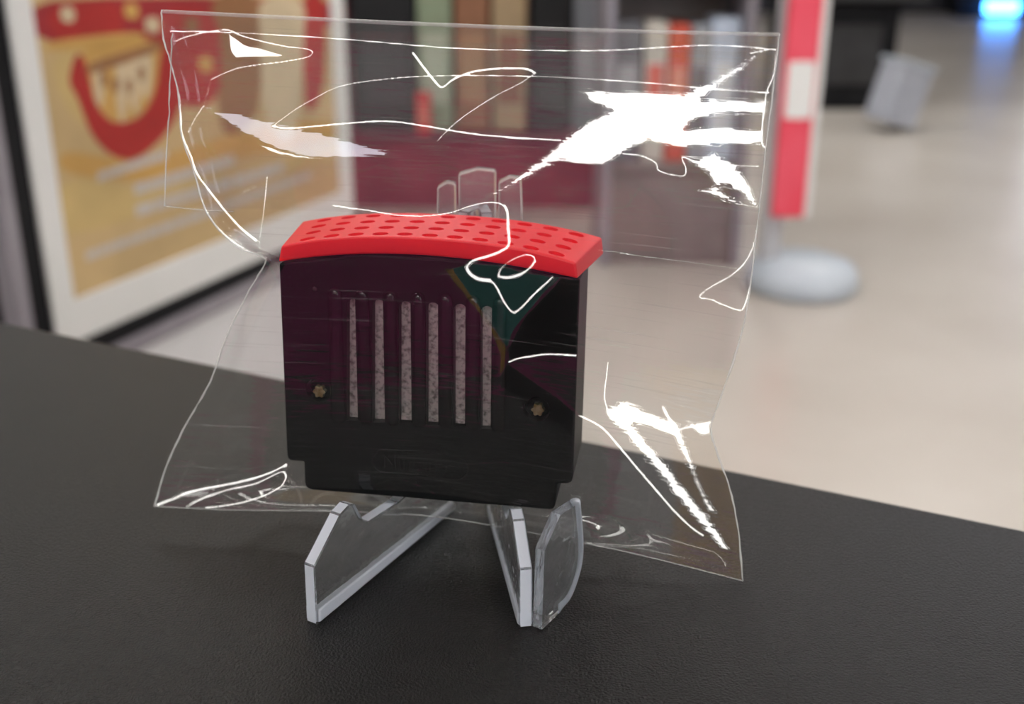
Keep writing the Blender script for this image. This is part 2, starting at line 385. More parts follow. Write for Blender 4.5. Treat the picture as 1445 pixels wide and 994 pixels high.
for (t0, b0) in (G[0], G[-1]):
    for i in range(NB-1): bm.faces.new((t0[i], b0[i], b0[i+1], t0[i+1]))
bmesh.ops.recalc_face_normals(bm, faces=bm.faces[:])
sharp = [ed for ed in bm.edges if ed.is_manifold and ed.calc_face_angle(0) > .7]
bmesh.ops.bevel(bm, geom=sharp, offset=.0005, segments=2, affect='EDGES', profile=.5)
cap = obj('cap', bm, M['red'], pak); cap['label'] = 'bright red arched cap with rows of oval dimples'
cb = bmesh.new(); co = np.polyfit([p[0] for p in ft], [p[1] for p in ft], 4)
for i in range(11):
    for j in range(4):
        s = .1 + j*.255; h = .0006 + (DB-.0006)*s; uu = -.0302 + i*.00612
        v = float(np.polyval(co, uu)) + RISE*s; u = flare(uu, s); sl = math.atan(float(np.polyval(np.polyder(co), uu)))
        n = 18; pts = [pw(u + .0020*math.cos(k*2*math.pi/n), v - .0007 + .0020*math.cos(k*2*math.pi/n)*math.tan(sl), h + .0016*math.sin(k*2*math.pi/n)) for k in range(n)]
        prism(cb, pts, tuple(PV*.003))
cut(cap, cb, M['red'])

# ------------------------------------------------------------------ clear acrylic easel: two plates meeting at the back
FL_ = at_z(440, 880, ZC); FR_ = at_z(742, 886, ZC); HG = np.array([-.0085, .302, ZC])
def plate_prof(L_, tip, up):
    return [(0,0),(L_,0),(L_,up),(L_-.010,up+.0),(L_-.0125,up-.004),(L_-.021,.042),(L_-.027,.026),(L_-.036,.0175),(.036,.0165),(.0225,.0175),(.0205,.019),(.0175,tip-.001),(.0155,tip),(.0115,tip-.001),(.0005,.0165)]
easel = empty('display_easel', (float(HG[0]), float(HG[1])-.03, ZC), 'clear acrylic display easel holding up the bagged pak on the counter', 'easel')
for foot, tip, up in ((FL_, .0262, .088), (FR_, .0245, .088)):
    d = HG - foot; Ln = np.linalg.norm(d[:2]); d = np.array([d[0], d[1], 0])/Ln; sn = np.array([-d[1], d[0], 0]); th = .0034
    side = 1 if foot is FL_ else -1
    prof = plate_prof(Ln, tip, up)
    off = -sn*th if foot is FL_ else -sn*th
    bm = bmesh.new(); prism(bm, [foot + d*a + np.array([0,0,z]) + sn*th*.5 for a, z in prof], tuple(off), mi=0, side_mi=1, bev=.00035)
    pl = obj('easel_arm', bm, [M['acrylic'], M['acrylic_edge']], easel)
    bm = bmesh.new(); q_ = [(.0006,.0003),(Ln-.02,.0003),(Ln-.02,.0030),(.0006,.0042)]
    prism(bm, [foot + d*a + np.array([0,0,z]) + sn*(th*.5+.00035) for a, z in q_], tuple(-sn*(th+.0007)), bev=.0006)
    obj('foot_edge', bm, M['acrylic_edge'], easel)
# short flange beside the right arm
a0 = at_z(752, 886, ZC); d = np.array([.55, .835, 0]); d /= np.linalg.norm(d); sn = np.array([-d[1], d[0], 0])
fl = [(0,.0004),(.009,.0004),(.0145,.0022),(.0180,.0062),(.0195,.0115),(.0188,.0190),(.0172,.0275),(.008,.0285),(.0008,.0222)]
fl = [np.array(fl[0])] + [q[:2] for q in catmull(fl[1:7], 4)] + [np.array(q) for q in fl[7:]]
bm = bmesh.new(); prism(bm, [a0 + d*q[0] + np.array([0,0,q[1]]) for q in fl], tuple(-sn*.0026))
fo = obj('side_flange', bm, M['acrylic'], easel)
bm = bmesh.new(); tube(bm, [a0 + d*q[0] + np.array([0,0,max(q[1],.0013)]) - sn*.0013 for q in fl[1:-2]], .0013, 10); obj('rim', bm, M['acrylic_edge'], fo, smooth=True)
# hinge at the back: interlocking upright leaves
for x0, x1, z1, y0, y1 in ((-.0120,-.0068,.0955,-.0075,-.0045),(-.0062,.0042,.0990,-.0065,-.0035),(.0048,.0112,.0970,-.0075,-.0045)):
    bm = bmesh.new(); xx = .0026 if x0 < -.01 else (.0006 if x0 < 0 else 0); x2 = .0022 if x1 > .01 else 0
    prism(bm, [HG + np.array([x0-xx,y0,.03]), HG + np.array([x1+x2,y0,.03]), HG + np.array([x1,y0,z1]), HG + np.array([(x0+x1)/2,y0,z1+.0006]), HG + np.array([x0,y0,z1-.001])], (0,y1-y0,0), bev=.0006)
    obj('hinge_leaf', bm, M['acrylic_milky'], easel)

# ------------------------------------------------------------------ the clear bag
bag = empty('clear_plastic_bag', tuple(pw(0, -.012, -.011)), 'crinkled clear plastic zip bag around the pak, catching white reflections', 'plastic bag')
TOP = [(228,14),(350,20),(600,32),(850,41),(1100,47)]
RIGHT = [(1100,47),(1093,110),(1083,190),(1075,260),(1066,340),(1055,430),(1038,500),(1012,575),(1003,605),(1012,640),(1030,690),(1042,750),(1048,820)]
BOT = [(218,715),(330,720),(480,722),(600,728),(700,743),(800,762),(905,784),(1048,820)]
LEFT = [(228,14),(231,55),(244,100),(252,135),(256,190),(273,240),(292,300),(330,345),(368,362),(374,372),(352,410),(322,470),(296,540),(262,600),(236,655),(218,715)]
def arc(pl, n):
    p = np.array(catmull(pl, 10))[:, :2]; d = np.r_[0, np.cumsum(np.linalg.norm(np.diff(p, axis=0), axis=1))]; t = np.linspace(0, d[-1], n)
    return np.stack([np.interp(t, d, p[:, 0]), np.interp(t, d, p[:, 1])], -1)
def by_y(pl, n):          # left/right edges sampled at matching heights
    p = np.array(catmull(pl, 10))[:, :2]; y = np.maximum.accumulate(p[:, 1]); t = np.linspace(y[0], y[-1], n)
    return np.stack([np.interp(t, y, p[:, 0]), t], -1)
def coons(nu, nv):
    T, Bo = arc(TOP, nu), arc(BOT, nu); Lf, Rt = by_y(LEFT, nv), by_y(RIGHT, nv)
    s = np.linspace(0, 1, nu)[None, :, None]; t = np.linspace(0, 1, nv)[:, None, None]
    P_ = (1-t)*T[None] + t*Bo[None] + (1-s)*Lf[:, None] + s*Rt[:, None] - ((1-s)*(1-t)*T[0] + s*(1-t)*T[-1] + (1-s)*t*Bo[0] + s*t*Bo[-1])
    edge = np.minimum(np.minimum(s, 1-s)*870, np.minimum(t, 1-t)*760)[..., 0] * np.ones((nv, nu))
    return P_, edge
def segdist(P_, poly):
    d = np.full(P_.shape[:-1], 1e9)
    for a, b in zip(poly, poly[1:]):
        a = np.array(a[:2], float); b = np.array(b[:2], float); ab = b-a; q = P_-a
        t = np.clip((q@ab)/(ab@ab+1e-9), 0, 1); d = np.minimum(d, np.linalg.norm(q - t[..., None]*ab, axis=-1))
    return d
def inside(P_, poly):
    r = np.zeros(P_.shape[:-1], bool); x, y = P_[..., 0], P_[..., 1]
    for a, b in zip(poly, list(poly[1:]) + [poly[0]]):
        c = ((a[1] > y) != (b[1] > y)); r ^= c & (x < (b[0]-a[0])*(y-a[1])/((b[1]-a[1]) or 1e-9) + a[0])
    return r
def sstep(x): x = np.clip(x, 0, 1); return x*x*(3-2*x)
def smooth_noise(P_, scale, seed, ax=1., ay=1.):
    r = np.random.default_rng(seed); x, y = P_[..., 0]/scale*ax, P_[..., 1]/scale*ay; out = 0
    for k in range(7):
        th = r.uniform(0, math.pi*2); f = r.uniform(.6, 1.8); out = out + np.sin(f*(x*math.cos(th) + y*math.sin(th)) + r.uniform(0, 6.28))
    return out/7
PAKBOX = [(386,372),(393,345),(470,316),(590,300),(700,303),(850,342),(830,690),(790,725),(430,697),(398,655)]
def rays(P_):
    x = (P_[..., 0]-722.5)/FPX; y = (P_[..., 1]-442)/FPX
    return np.stack([x, cp - sp*y, -sp - cp*y], -1)
MID = -.0115
def front_h(P_, edge):
    d = np.where(inside(P_, PAKBOX), 0, segdist(P_, PAKBOX + PAKBOX[:1]))
    k = sstep(d/110); h = .0017*(1-k) + (MID + .006)*k
    h = h + k*(.0016*smooth_noise(P_, 90, 3) + .0007*smooth_noise(P_, 34, 4))
    ke = sstep(edge/45); return MID*(1-ke) + np.maximum(h, MID+.0004)*ke
def back_h(P_, edge):
    d = np.where(inside(P_, PAKBOX), 0, segdist(P_, PAKBOX + PAKBOX[:1])); k = sstep(d/110)
    h = -.0288*(1-k) + (MID - .003)*k + k*.0012*smooth_noise(P_, 80, 9)
    ke = sstep(edge/45); return (MID-.0003)*(1-ke) + np.minimum(h, MID-.0008)*ke
def surf(P_, h):
    r = rays(P_); t = ((PO-CAM)@PN + h)/(r@PN); return CAM + t[..., None]*r
def grid_mesh(name, pos, m, parent, uv):
    nv, nu = pos.shape[:2]; me = bpy.data.meshes.new(name); me.vertices.add(nv*nu)
    me.vertices.foreach_set('co', (pos - np.array(parent.location)).astype(np.float32).ravel())
    i = np.arange(nv*nu).reshape(nv, nu); f = np.stack([i[:-1,:-1], i[1:,:-1], i[1:,1:], i[:-1,1:]], -1).reshape(-1, 4)
    nf = len(f); me.loops.add(nf*4); me.loops.foreach_set('vertex_index', f.ravel().astype(np.int32))
    me.polygons.add(nf); me.polygons.foreach_set('loop_start', np.arange(nf, dtype=np.int32)*4); me.polygons.foreach_set('loop_total', np.full(nf, 4, np.int32))
    me.polygons.foreach_set('use_smooth', np.ones(nf, bool))
    ul = me.uv_layers.new(name='UVMap'); ul.data.foreach_set('uv', uv.reshape(-1, 2)[f.ravel()].astype(np.float32).ravel())
    me.update(calc_edges=True); me.validate(); me.materials.append(m)
    o = bpy.data.objects.new(name, me); link(o, parent); return o

# where each crease of the film leans: towards a ceiling panel, the added window or an added banner behind the viewer
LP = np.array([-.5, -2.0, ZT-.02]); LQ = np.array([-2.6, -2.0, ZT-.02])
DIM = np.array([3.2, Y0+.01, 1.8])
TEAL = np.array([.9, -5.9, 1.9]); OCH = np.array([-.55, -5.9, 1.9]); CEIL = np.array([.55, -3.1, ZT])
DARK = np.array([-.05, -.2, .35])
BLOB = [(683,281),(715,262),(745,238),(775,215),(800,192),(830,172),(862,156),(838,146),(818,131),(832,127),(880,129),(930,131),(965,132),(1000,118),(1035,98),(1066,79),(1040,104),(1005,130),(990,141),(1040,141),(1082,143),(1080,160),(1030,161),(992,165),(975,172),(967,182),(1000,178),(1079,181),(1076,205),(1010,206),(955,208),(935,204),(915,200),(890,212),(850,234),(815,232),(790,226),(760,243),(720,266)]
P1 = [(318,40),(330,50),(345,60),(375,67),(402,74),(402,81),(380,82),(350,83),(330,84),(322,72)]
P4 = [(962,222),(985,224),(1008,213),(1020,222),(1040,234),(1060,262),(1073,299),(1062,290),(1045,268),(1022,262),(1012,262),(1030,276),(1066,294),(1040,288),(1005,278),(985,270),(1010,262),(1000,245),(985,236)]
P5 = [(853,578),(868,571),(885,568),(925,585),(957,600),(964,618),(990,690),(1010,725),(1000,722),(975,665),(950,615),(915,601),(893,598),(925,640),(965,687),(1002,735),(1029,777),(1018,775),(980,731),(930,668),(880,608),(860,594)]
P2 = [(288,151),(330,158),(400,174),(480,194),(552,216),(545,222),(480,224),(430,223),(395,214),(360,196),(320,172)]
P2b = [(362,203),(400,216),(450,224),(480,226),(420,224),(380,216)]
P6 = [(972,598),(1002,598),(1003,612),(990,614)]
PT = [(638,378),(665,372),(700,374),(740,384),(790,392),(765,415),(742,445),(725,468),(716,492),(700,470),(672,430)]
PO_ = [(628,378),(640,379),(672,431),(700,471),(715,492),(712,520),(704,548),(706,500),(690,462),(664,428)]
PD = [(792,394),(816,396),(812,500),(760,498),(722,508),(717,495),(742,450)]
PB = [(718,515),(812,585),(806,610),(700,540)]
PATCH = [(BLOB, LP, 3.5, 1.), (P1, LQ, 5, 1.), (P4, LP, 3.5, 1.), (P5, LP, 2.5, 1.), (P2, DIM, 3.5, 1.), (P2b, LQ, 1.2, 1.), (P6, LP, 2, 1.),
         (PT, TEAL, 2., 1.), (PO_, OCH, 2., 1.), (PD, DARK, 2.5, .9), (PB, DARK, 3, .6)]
LINES = [  # points, half width, strength
 ([(240,44),(330,46),(480,55),(640,68),(760,71),(860,71),(1000,64),(1095,70)], 1.3, .9),
 ([(385,178),(412,158),(440,141),(480,122),(540,112),(620,107),(760,108),(900,116),(1000,125),(1085,131)], 1.2, .9),
 ([(385,178),(410,181),(480,175),(545,171),(600,178),(660,188),(720,194),(790,198)], 1.9, 1),
 ([(583,75),(600,98),(613,114),(624,123),(640,112),(665,102),(700,97),(740,97),(755,103)], 2.2, 1),
 ([(755,103),(735,117),(700,135),(665,157),(640,176),(618,198)], 1.3, 1),
 ([(248,58),(270,50),(318,42),(345,52),(400,65),(432,69),(441,74),(432,81),(400,87),(360,92),(330,98),(298,112)], 1.3, .9),
 ([(298,112),(288,150)], 1., .6), ([(287,150),(275,168),(266,187)], 1.2, .9),
 ([(880,217),(905,220),(925,230),(930,241),(950,247),(965,248),(968,238),(963,222),(985,230),(1010,232),(1070,235)], 1.3, 1),
 ([(470,290),(495,294),(520,297),(555,303),(590,305),(620,303),(640,299),(660,292),(680,287),(700,286),(712,291)], 1.5, 1),
 ([(712,291),(716,300),(717,322),(718,345),(706,355),(688,362),(668,368),(659,377),(664,387),(676,394),(691,396)], 2.9, 1),
 ([(691,396),(699,403),(706,416),(715,432),(725,441),(737,433),(750,419),(765,405),(780,391)], 1.7, 1),
 ([(703,388),(708,378),(722,367),(741,360),(752,362),(755,369)], 1.4, 1), ([(755,369),(746,380),(730,389),(715,392),(704,390)], 2.4, 1),
 ([(718,511),(732,506),(750,503),(775,500),(812,502)], 2., 1),
 ([(1092,250),(1075,292),(1068,325),(1062,350),(1050,372),(1030,390),(1005,404),(992,413),(988,420),(1004,423),(1020,430),(1044,438),(1052,428),(1058,405)], 1.5, 1),
 ([(858,512),(856,530),(853,560),(858,580)], 1.2, .9), ([(936,576),(945,592),(955,602)], 2.2, 1), ([(957,607),(975,602),(1003,596)], 1.5, 1),
 ([(818,587),(835,595),(852,606),(875,632),(900,662),(925,691),(950,720),(975,744),(992,756)], 1.7, 1),
 ([(826,745),(845,752),(865,764),(890,776),(894,768),(886,754),(876,741),(860,727)], 1.1, .5),
 ([(1096,75),(1092,105),(1082,130),(1077,165),(1075,200),(1081,209)], 1.7, 1), ([(1060,75),(1085,70)], 1.5, 1),
 ([(222,713),(245,704),(270,694),(310,686),(345,679),(380,668),(404,656)], 2.1, 1),
 ([(264,715),(285,704),(320,692),(360,683),(395,667),(403,672),(397,686),(372,700),(330,712),(290,717)], 1.6, .85),
 ([(404,656),(402,668),(416,685),(424,700),(426,712),(435,720),(443,706),(455,698),(470,696)], 2.2, .7),
 ([(252,135),(255,165),(257,190),(270,222),(278,245),(296,270),(318,298),(340,322),(362,340)], 2., 1), ([(276,250),(286,285),(300,312),(325,338),(362,362)], 1.2, .8),
 ([(262,195),(290,205),(320,225),(338,250),(340,265)], 1.2, .45), ([(275,190),(300,215),(335,262)], 1., .4),
 ([(845,353),(940,366),(1045,380)], .8, .6), ([(846,298),(960,309),(1060,320)], .7, .4), ([(846,402),(940,408),(1020,412)], .6, .4), 
 ([(480,240),(512,241),(530,234),(545,235),(558,243),(563,254),(556,258)], 1.3, .5), ([(596,258),(594,246),(602,236),(625,233),(648,240)], 1.2, .5),
 ([(782,252),(790,262),(800,288),(880,293),(890,270)], 1.1, .4), ([(885,292),(908,258)], 1.5, .35), ([(792,258),(850,262),(880,262)], 1., .3), ([(920,275),(958,277),(958,300)], 1., .35),
 ([(786,392),(760,420),(740,448),(724,478),(717,500)], 1.5, .35), ([(718,514),(750,534),(785,558),(815,585)], 2.2, .3),
 ([(645,560),(700,552),(712,548)], 1.2, .25), ([(530,540),(640,548),(705,556)], 1.6, .2),
 ([(580,665),(620,660),(680,654),(730,654),(790,664)], .7, .3), ([(528,686),(560,676),(600,690),(640,710),(720,728)], 1., .35), ([(505,720),(512,700),(530,692),(560,690)], .9, .3),
 ([(316,555),(300,590),(275,640),(250,690)], 1.4, .3), ([(330,585),(318,625),(308,680)], 1., .3), ([(345,352),(340,400),(320,440)], 1., .4),
 ([(377,250),(372,300),(366,345),(370,366)], 1.3, .8), ([(376,372),(366,400),(345,450),(318,505)], 3.2, .45), ([(376,368),(385,385),(392,400)], 1.6, .5), ([(368,362),(350,412),(322,470)], 1.2, .7), ([(935,515),(925,525),(920,550)], 1., .3),
]
NU, NV = 600, 520
P_, EDG = coons(NU, NV); uvg = np.stack(np.meshgrid(np.linspace(0, 1, NU), np.linspace(1, 0, NV)), -1)
h = front_h(P_, EDG)
base = surf(P_, h)
for pl, wd, st in LINES:                       # the creases stand up a little
    pl = [tuple(q[:2]) for q in catmull(pl, 5)]
    h = h + .00022*st*np.exp(-(segdist(P_, pl)/(wd*1.2))**2)*sstep(EDG/12)
pos = surf(P_, h)
strk = np.random.default_rng(5).normal(size=(NV, NU)); kx = np.hanning(46); kx /= np.sqrt((kx**2).sum())
strk = np.apply_along_axis(lambda r_: np.convolve(r_, kx, 'same'), 1, strk)          # fine rub marks along the film
# resting normals: the flat sheet with shallow waves
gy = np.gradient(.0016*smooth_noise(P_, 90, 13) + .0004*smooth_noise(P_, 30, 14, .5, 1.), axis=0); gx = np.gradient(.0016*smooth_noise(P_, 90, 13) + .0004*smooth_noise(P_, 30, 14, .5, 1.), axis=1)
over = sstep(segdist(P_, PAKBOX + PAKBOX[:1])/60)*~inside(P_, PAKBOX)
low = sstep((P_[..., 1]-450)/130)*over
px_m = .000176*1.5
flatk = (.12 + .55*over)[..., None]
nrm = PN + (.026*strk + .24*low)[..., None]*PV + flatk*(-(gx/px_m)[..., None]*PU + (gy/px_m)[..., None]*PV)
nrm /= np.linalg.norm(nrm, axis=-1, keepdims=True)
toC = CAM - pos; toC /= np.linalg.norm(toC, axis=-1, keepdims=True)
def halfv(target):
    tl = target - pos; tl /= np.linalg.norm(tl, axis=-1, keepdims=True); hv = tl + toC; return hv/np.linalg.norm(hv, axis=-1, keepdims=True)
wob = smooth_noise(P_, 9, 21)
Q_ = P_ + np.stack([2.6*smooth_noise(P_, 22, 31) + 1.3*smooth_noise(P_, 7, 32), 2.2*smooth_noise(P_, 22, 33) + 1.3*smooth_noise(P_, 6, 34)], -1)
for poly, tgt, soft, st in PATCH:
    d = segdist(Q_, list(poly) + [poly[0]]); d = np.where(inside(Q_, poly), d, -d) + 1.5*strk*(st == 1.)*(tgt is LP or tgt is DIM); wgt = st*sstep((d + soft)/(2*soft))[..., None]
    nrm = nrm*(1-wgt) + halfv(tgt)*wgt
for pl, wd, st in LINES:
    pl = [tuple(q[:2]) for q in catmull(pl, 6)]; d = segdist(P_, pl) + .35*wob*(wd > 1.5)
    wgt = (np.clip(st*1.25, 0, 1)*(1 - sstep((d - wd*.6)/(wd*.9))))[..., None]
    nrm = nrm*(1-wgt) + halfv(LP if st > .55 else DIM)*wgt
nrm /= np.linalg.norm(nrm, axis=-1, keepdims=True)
ff = grid_mesh('front_film', pos, M['film'], bag, uvg)
ff.data.normals_split_custom_set_from_vertices(nrm.reshape(-1, 3).astype(np.float32))
Pb, Eb = coons(150, 130); uvb = np.stack(np.meshgrid(np.linspace(0, 1, 150), np.linspace(1, 0, 130)), -1)
grid_mesh('back_film', surf(Pb, back_h(Pb, Eb)), M['film_back'], bag, uvb)
# the lip folded over behind the top
s_ = np.linspace(0, 1, 60)[None, :, None]; t_ = np.linspace(0, 1, 24)[:, None, None]
Pf = (1-t_)*((1-s_)*np.array([243,45]) + s_*np.array([1092,75])) + t_*((1-s_)*np.array([232,291]) + s_*np.array([1072,318]))
hf = np.full(Pf.shape[:2], MID-.0045) + .0005*smooth_noise(Pf, 60, 30)
grid_mesh('folded_lip', surf(Pf, hf), M['film_back'], bag, np.stack(np.meshgrid(np.linspace(0, 1, 60), np.linspace(1, 0, 24)), -1))
def seam(name, pl, r, m, hh=MID, k=6, jitter=0.):
    pts = catmull(pl, k); bm = bmesh.new(); J = np.random.default_rng(3)
    tube(bm, [pp(p[0] + J.normal()*jitter, p[1], hh) for p in pts], [r*(1 + .25*J.normal()*(jitter > 0)) for _ in pts], 6); return obj(name, bm, m, bag, smooth=True)
seam('side_seam', LEFT, .00021, M['seam'], jitter=.25)
seam('side_seam', RIGHT, .0002, M['seam'], jitter=.2)
seam('bottom_seam', BOT, .00014, M['seam_soft'])
seam('lip_edge', [(243,48),(240,120),(236,200),(232,291)], .00016, M['seam'], MID-.0045, jitter=.4)
seam('lip_edge', [(232,291),(270,295),(330,299)], .00012, M['seam_soft'], MID-.0045)
bm = bmesh.new(); n = 60; tp = arc(TOP, n)
rows = [[pp(q[0], q[1] + dy, MID + dh) for q in tp] for dy, dh in ((0,-.0008),(-.8,0),(0,.0009),(2.5,.0012),(5.,.0007))]
vr = [[bm.verts.new(p) for p in r_] for r_ in rows]
for a, b in zip(vr, vr[1:]):
    for i in range(n-1): bm.faces.new((a[i], a[i+1], b[i+1], b[i]))
obj('top_fold', bm, M['seam_soft'], bag, smooth=True)

# ------------------------------------------------------------------ poster display at the left
pa = at_z(80, 493, .45); pb_ = at_z(497, 306, .45)
td = (pb_-pa)[:2]; PWD = np.linalg.norm(td); td = np.array([*(td/PWD), 0]); pn = np.array([td[1], -td[0], 0])     # pn faces the viewer's side
def ps(px, py, h=0): return at_plane(px, py, pa + pn*h, pn)
def pq(s, z, h=0): q = pa + td*s + pn*h; return (q[0], q[1], z)
pd = empty('poster_display', tuple(pq(PWD/2, 0, -.12)[:2]) + (0,), 'white framed poster display with tan and red poster, left behind the counter', 'poster display')
def slab(s0, s1, z0, z1, h0, h1, bev=0, bm=None):
    bm = bm or bmesh.new(); prism(bm, [pq(s0,z0,h0), pq(s1,z0,h0), pq(s1,z1,h0), pq(s0,z1,h0)], tuple(pn*(h1-h0)), bev=bev); return bm
PT_ = 1.75
obj('plinth', slab(.02, PWD-.02, 0, .385, -.2, -.004, .004), M['white'], pd)
bm = slab(-.035, PWD+.03, .418, .449, -.10, .008); obj('shadow_gap', bm, M['frame_black'], pd)  # black slab standing in for the shaded gap above the grey rail
bm = slab(-.035, PWD+.03, .386, .417, -.10, .012); obj('lower_rail', bm, M['frame_grey'], pd)
bm = slab(-.066, -.040, 0, PT_+.03, -.03, .004); obj('side_post', bm, M['frame_grey'], pd)
bm = slab(-.039, -.001, .40, PT_+.03, -.04, .000); obj('side_trim', bm, M['frame_black'], pd)
bm = slab(0, PWD, .45, PT_, -.08, -.002); obj('backing', bm, M['frame_white'], pd)
wl, wr, wb_ = .048, .045, .075
zin = ps(112, 419)[2]
bm = bmesh.new()
for b in ((0,.046,.45,PT_), (PWD-.05,PWD,.45,PT_), (.046,PWD-.05,.45,zin), (.046,PWD-.05,PT_-.05,PT_)): slab(*b, 0, .006, bm=bm)
obj('mat_border', bm, M['frame_white'], pd)
# printed sheet: coloured shapes in one flat print
inks = [flat('ink_tan', (.56,.40,.20)), flat('ink_red', (.40,.025,.022)), flat('ink_ochre', (.58,.34,.10)), flat('ink_cream', (.62,.50,.33)),
        flat('ink_grey', (.55,.52,.50)), flat('ink_brown', (.30,.14,.06)), flat('ink_darkred', (.33,.025,.03)), flat('ink_straw', (.58,.42,.18))]
bm = slab(.046, PWD-.05, zin, PT_-.05, -.0015, .0005)
for f in bm.faces: f.material_index = 0
def ink(poly, k, i, sm=True):
    pts = catmull(poly, 4, True) if sm else poly
    prism(bm, [ps(q[0], q[1], .0008 + .00025*k) for q in pts], tuple(pn*.0002), mi=i)
ink([(72,2),(455,2),(455,40),(300,60),(75,60)], 0, 6)
ink([(75,10),(160,5),(170,45),(120,55),(78,52)], 1, 1)
ink([(76,58),(190,46),(190,60),(78,72)], 2, 2)
ink([(80,80),(200,70),(215,140),(160,185),(100,160)], 1, 7)
ink([(120,70),(225,60),(222,125),(195,162),(160,170),(135,140)], 2, 2)
for x, y, k in ((95,20,3),(185,15,2),(215,35,3),(270,35,5),(290,90,2)): ink([(x-9,y-8),(x+8,y-9),(x+9,y+10),(x-7,y+9)], 4, k)
ink([(105,82),(115,78),(125,105),(135,145),(160,172),(195,165),(218,130),(228,70),(245,20),(275,20),(262,120),(240,180),(195,222),(160,220),(130,190),(110,140),(98,115)], 3, 1)
for x, y0, y1 in ((140,88,150),(155,92,168),(172,85,172),(190,80,160),(206,70,140)): ink([(x-7,y0),(x+7,y0),(x+8,(y0+y1)/2),(x+3,y1),(x-4,y1-8),(x-8,(y0+y1)/2)], 4, 2 if (x % 2) else 3)
ink([(128,90),(220,60),(222,72),(135,102)], 5, 5)
for x, y in ((146,112),(163,120),(182,122),(199,104)): ink([(x-4,y-9),(x+4,y-9),(x+4,y+9),(x-3,y+10)], 5, 5)
ink([(230,20),(300,20),(310,120),(285,150),(250,140),(235,90)], 2, 1)
ink([(370,2),(425,2),(428,60),(420,170),(398,200),(372,150),(368,60)], 3, 3)
ink([(300,4),(366,4),(364,150),(320,190),(305,120)], 1, 5)
ink([(430,2),(456,2),(456,120),(432,150)], 1, 1)
ink([(95,215),(200,225),(330,190),(456,170),(456,200),(330,225),(220,255),(100,245)], 2, 2)
ink([(96,255),(220,262),(456,205),(456,225),(300,270),(100,330)], 1, 7)
def line_of_print(x0, y0, x1, y1, hgt, k=6):
    r = random.Random(int(x0*7+y0)); x = 0.
    while x < 1:
        w = r.uniform(.05, .12); a = x; b = min(1, x+w)
        q = [(x0+(x1-x0)*t, y0+(y1-y0)*t) for t in (a, b)]
        ink([(q[0][0],q[0][1]-hgt/2), (q[1][0],q[1][1]-hgt/2), (q[1][0],q[1][1]+hgt/2), (q[0][0],q[0][1]+hgt/2)], k, 4, False)
        x += w + .012
line_of_print(138, 250, 235, 218, 13); line_of_print(190, 268, 330, 225, 15); line_of_print(192, 298, 400, 235, 15)
line_of_print(122, 362, 300, 297, 12); line_of_print(300, 297, 440, 246, 11)
obj('poster_print', bm, inks, pd)

# dark fixture past the display at the far left edge
c0 = at_z(-60, 200, .0)
fx = empty('dark_cabinet', (-1.4, 2.6, 0), 'dark cabinet standing behind the left end of the poster display', 'cabinet')
bm = bmesh.new(); box(bm, -2.0, -.92, 2.3, 2.8, .06, 1.6, .006); obj('carcass', bm, M['frame_black'], fx)
bm = bmesh.new(); box(bm, -1.97, -.95, 2.33, 2.8, 0, .06); obj('kickboard', bm, M['counter_body'], fx)
bm = bmesh.new(); box(bm, -1.30, -1.27, 2.27, 2.3, .7, .95, .004); obj('handle', bm, M['frame_grey'], fx)

# ------------------------------------------------------------------ shelving with boxed goods in the middle distance
def shelving(x0, x1, y, depth, label, mb, ms, decks, group=None):
    t = empty('shelving_unit', ((x0+x1)/2, y+depth/2, 0), label, 'shelving')
    bm = bmesh.new(); box(bm, x0, x1, y, y+depth, 0, decks[0]-.02, .004); obj('base_plinth', bm, mb, t)
    for z in decks: bm = bmesh.new(); box(bm, x0, x1, y-.015, y+depth, z-.02, z, .003); obj('shelf', bm, ms, t)
    for x in (x0-.03, x1): bm = bmesh.new(); box(bm, x, x+.03, y-.02, y+depth, 0, 1.45, .003); obj('side_panel', bm, M['frame_grey'], t)
    bm = bmesh.new(); box(bm, x0, x1, y+depth, y+depth+.02, 0, 1.45); obj('back_panel', bm, ms, t)
    return t
def goods(x, y, z, w, d, h_, c, label, group, rz=0., stripe=None):
    t = empty('product_box', (x, y, z), label, 'box', group, rz)
    bm = bmesh.new(); box(bm, -w/2, w/2, -d/2, d/2, 0, h_, .004); obj('carton', bm, flat('carton', c), t, world=False)
    bm = bmesh.new(); box(bm, -w*.36, w*.36, -d/2-.0015, -d/2+.001, h_*.2, h_*.7); obj('front_print', bm, flat('print', stripe or tuple(min(1, q*1.7+.05) for q in c)), t, world=False)
    return t
YA = 4.3
shelving(-.78, .38, YA, .42, 'maroon shelving unit of goods seen through the middle of the bag', M['maroon_dark'], M['maroon_dark'], (.30, .98))
row = [(-.50,.24,.58,(.01,.01,.012),(.03,.03,.035),'black carton on the maroon shelf, nearest the poster display'),
       (-.30,.13,.55,(.30,.36,.24),(.5,.55,.42),'pale green carton beside the black carton on the maroon shelf'),
       (-.155,.13,.55,(.33,.15,.08),(.45,.24,.12),'brown carton in the middle of the maroon shelf'),
       (-.01,.13,.54,(.46,.33,.19),(.3,.12,.07),'tan carton right of the brown one on the maroon shelf'),
       (.15,.15,.58,(.012,.012,.014),(.04,.04,.045),'black carton at the right part of the maroon shelf'),
       (.295,.11,.55,(.24,.25,.28),(.42,.42,.45),'grey carton at the right end of the maroon shelf')]
for x, w, h_, c, s, lab in row: goods(x, YA+.16, .30, w, .2, h_, c, lab, 'cartons on the maroon shelf', 0, s)
goods(-.345, YA+.02, .30, .055, .05, .16, (.72,.05,.05), 'small bright red carton in front on the maroon shelf', 'cartons on the maroon shelf', 0, (.8,.2,.15))
YB = 3.55
M['taupe'] = flat('taupe_panel', (.21,.175,.165))
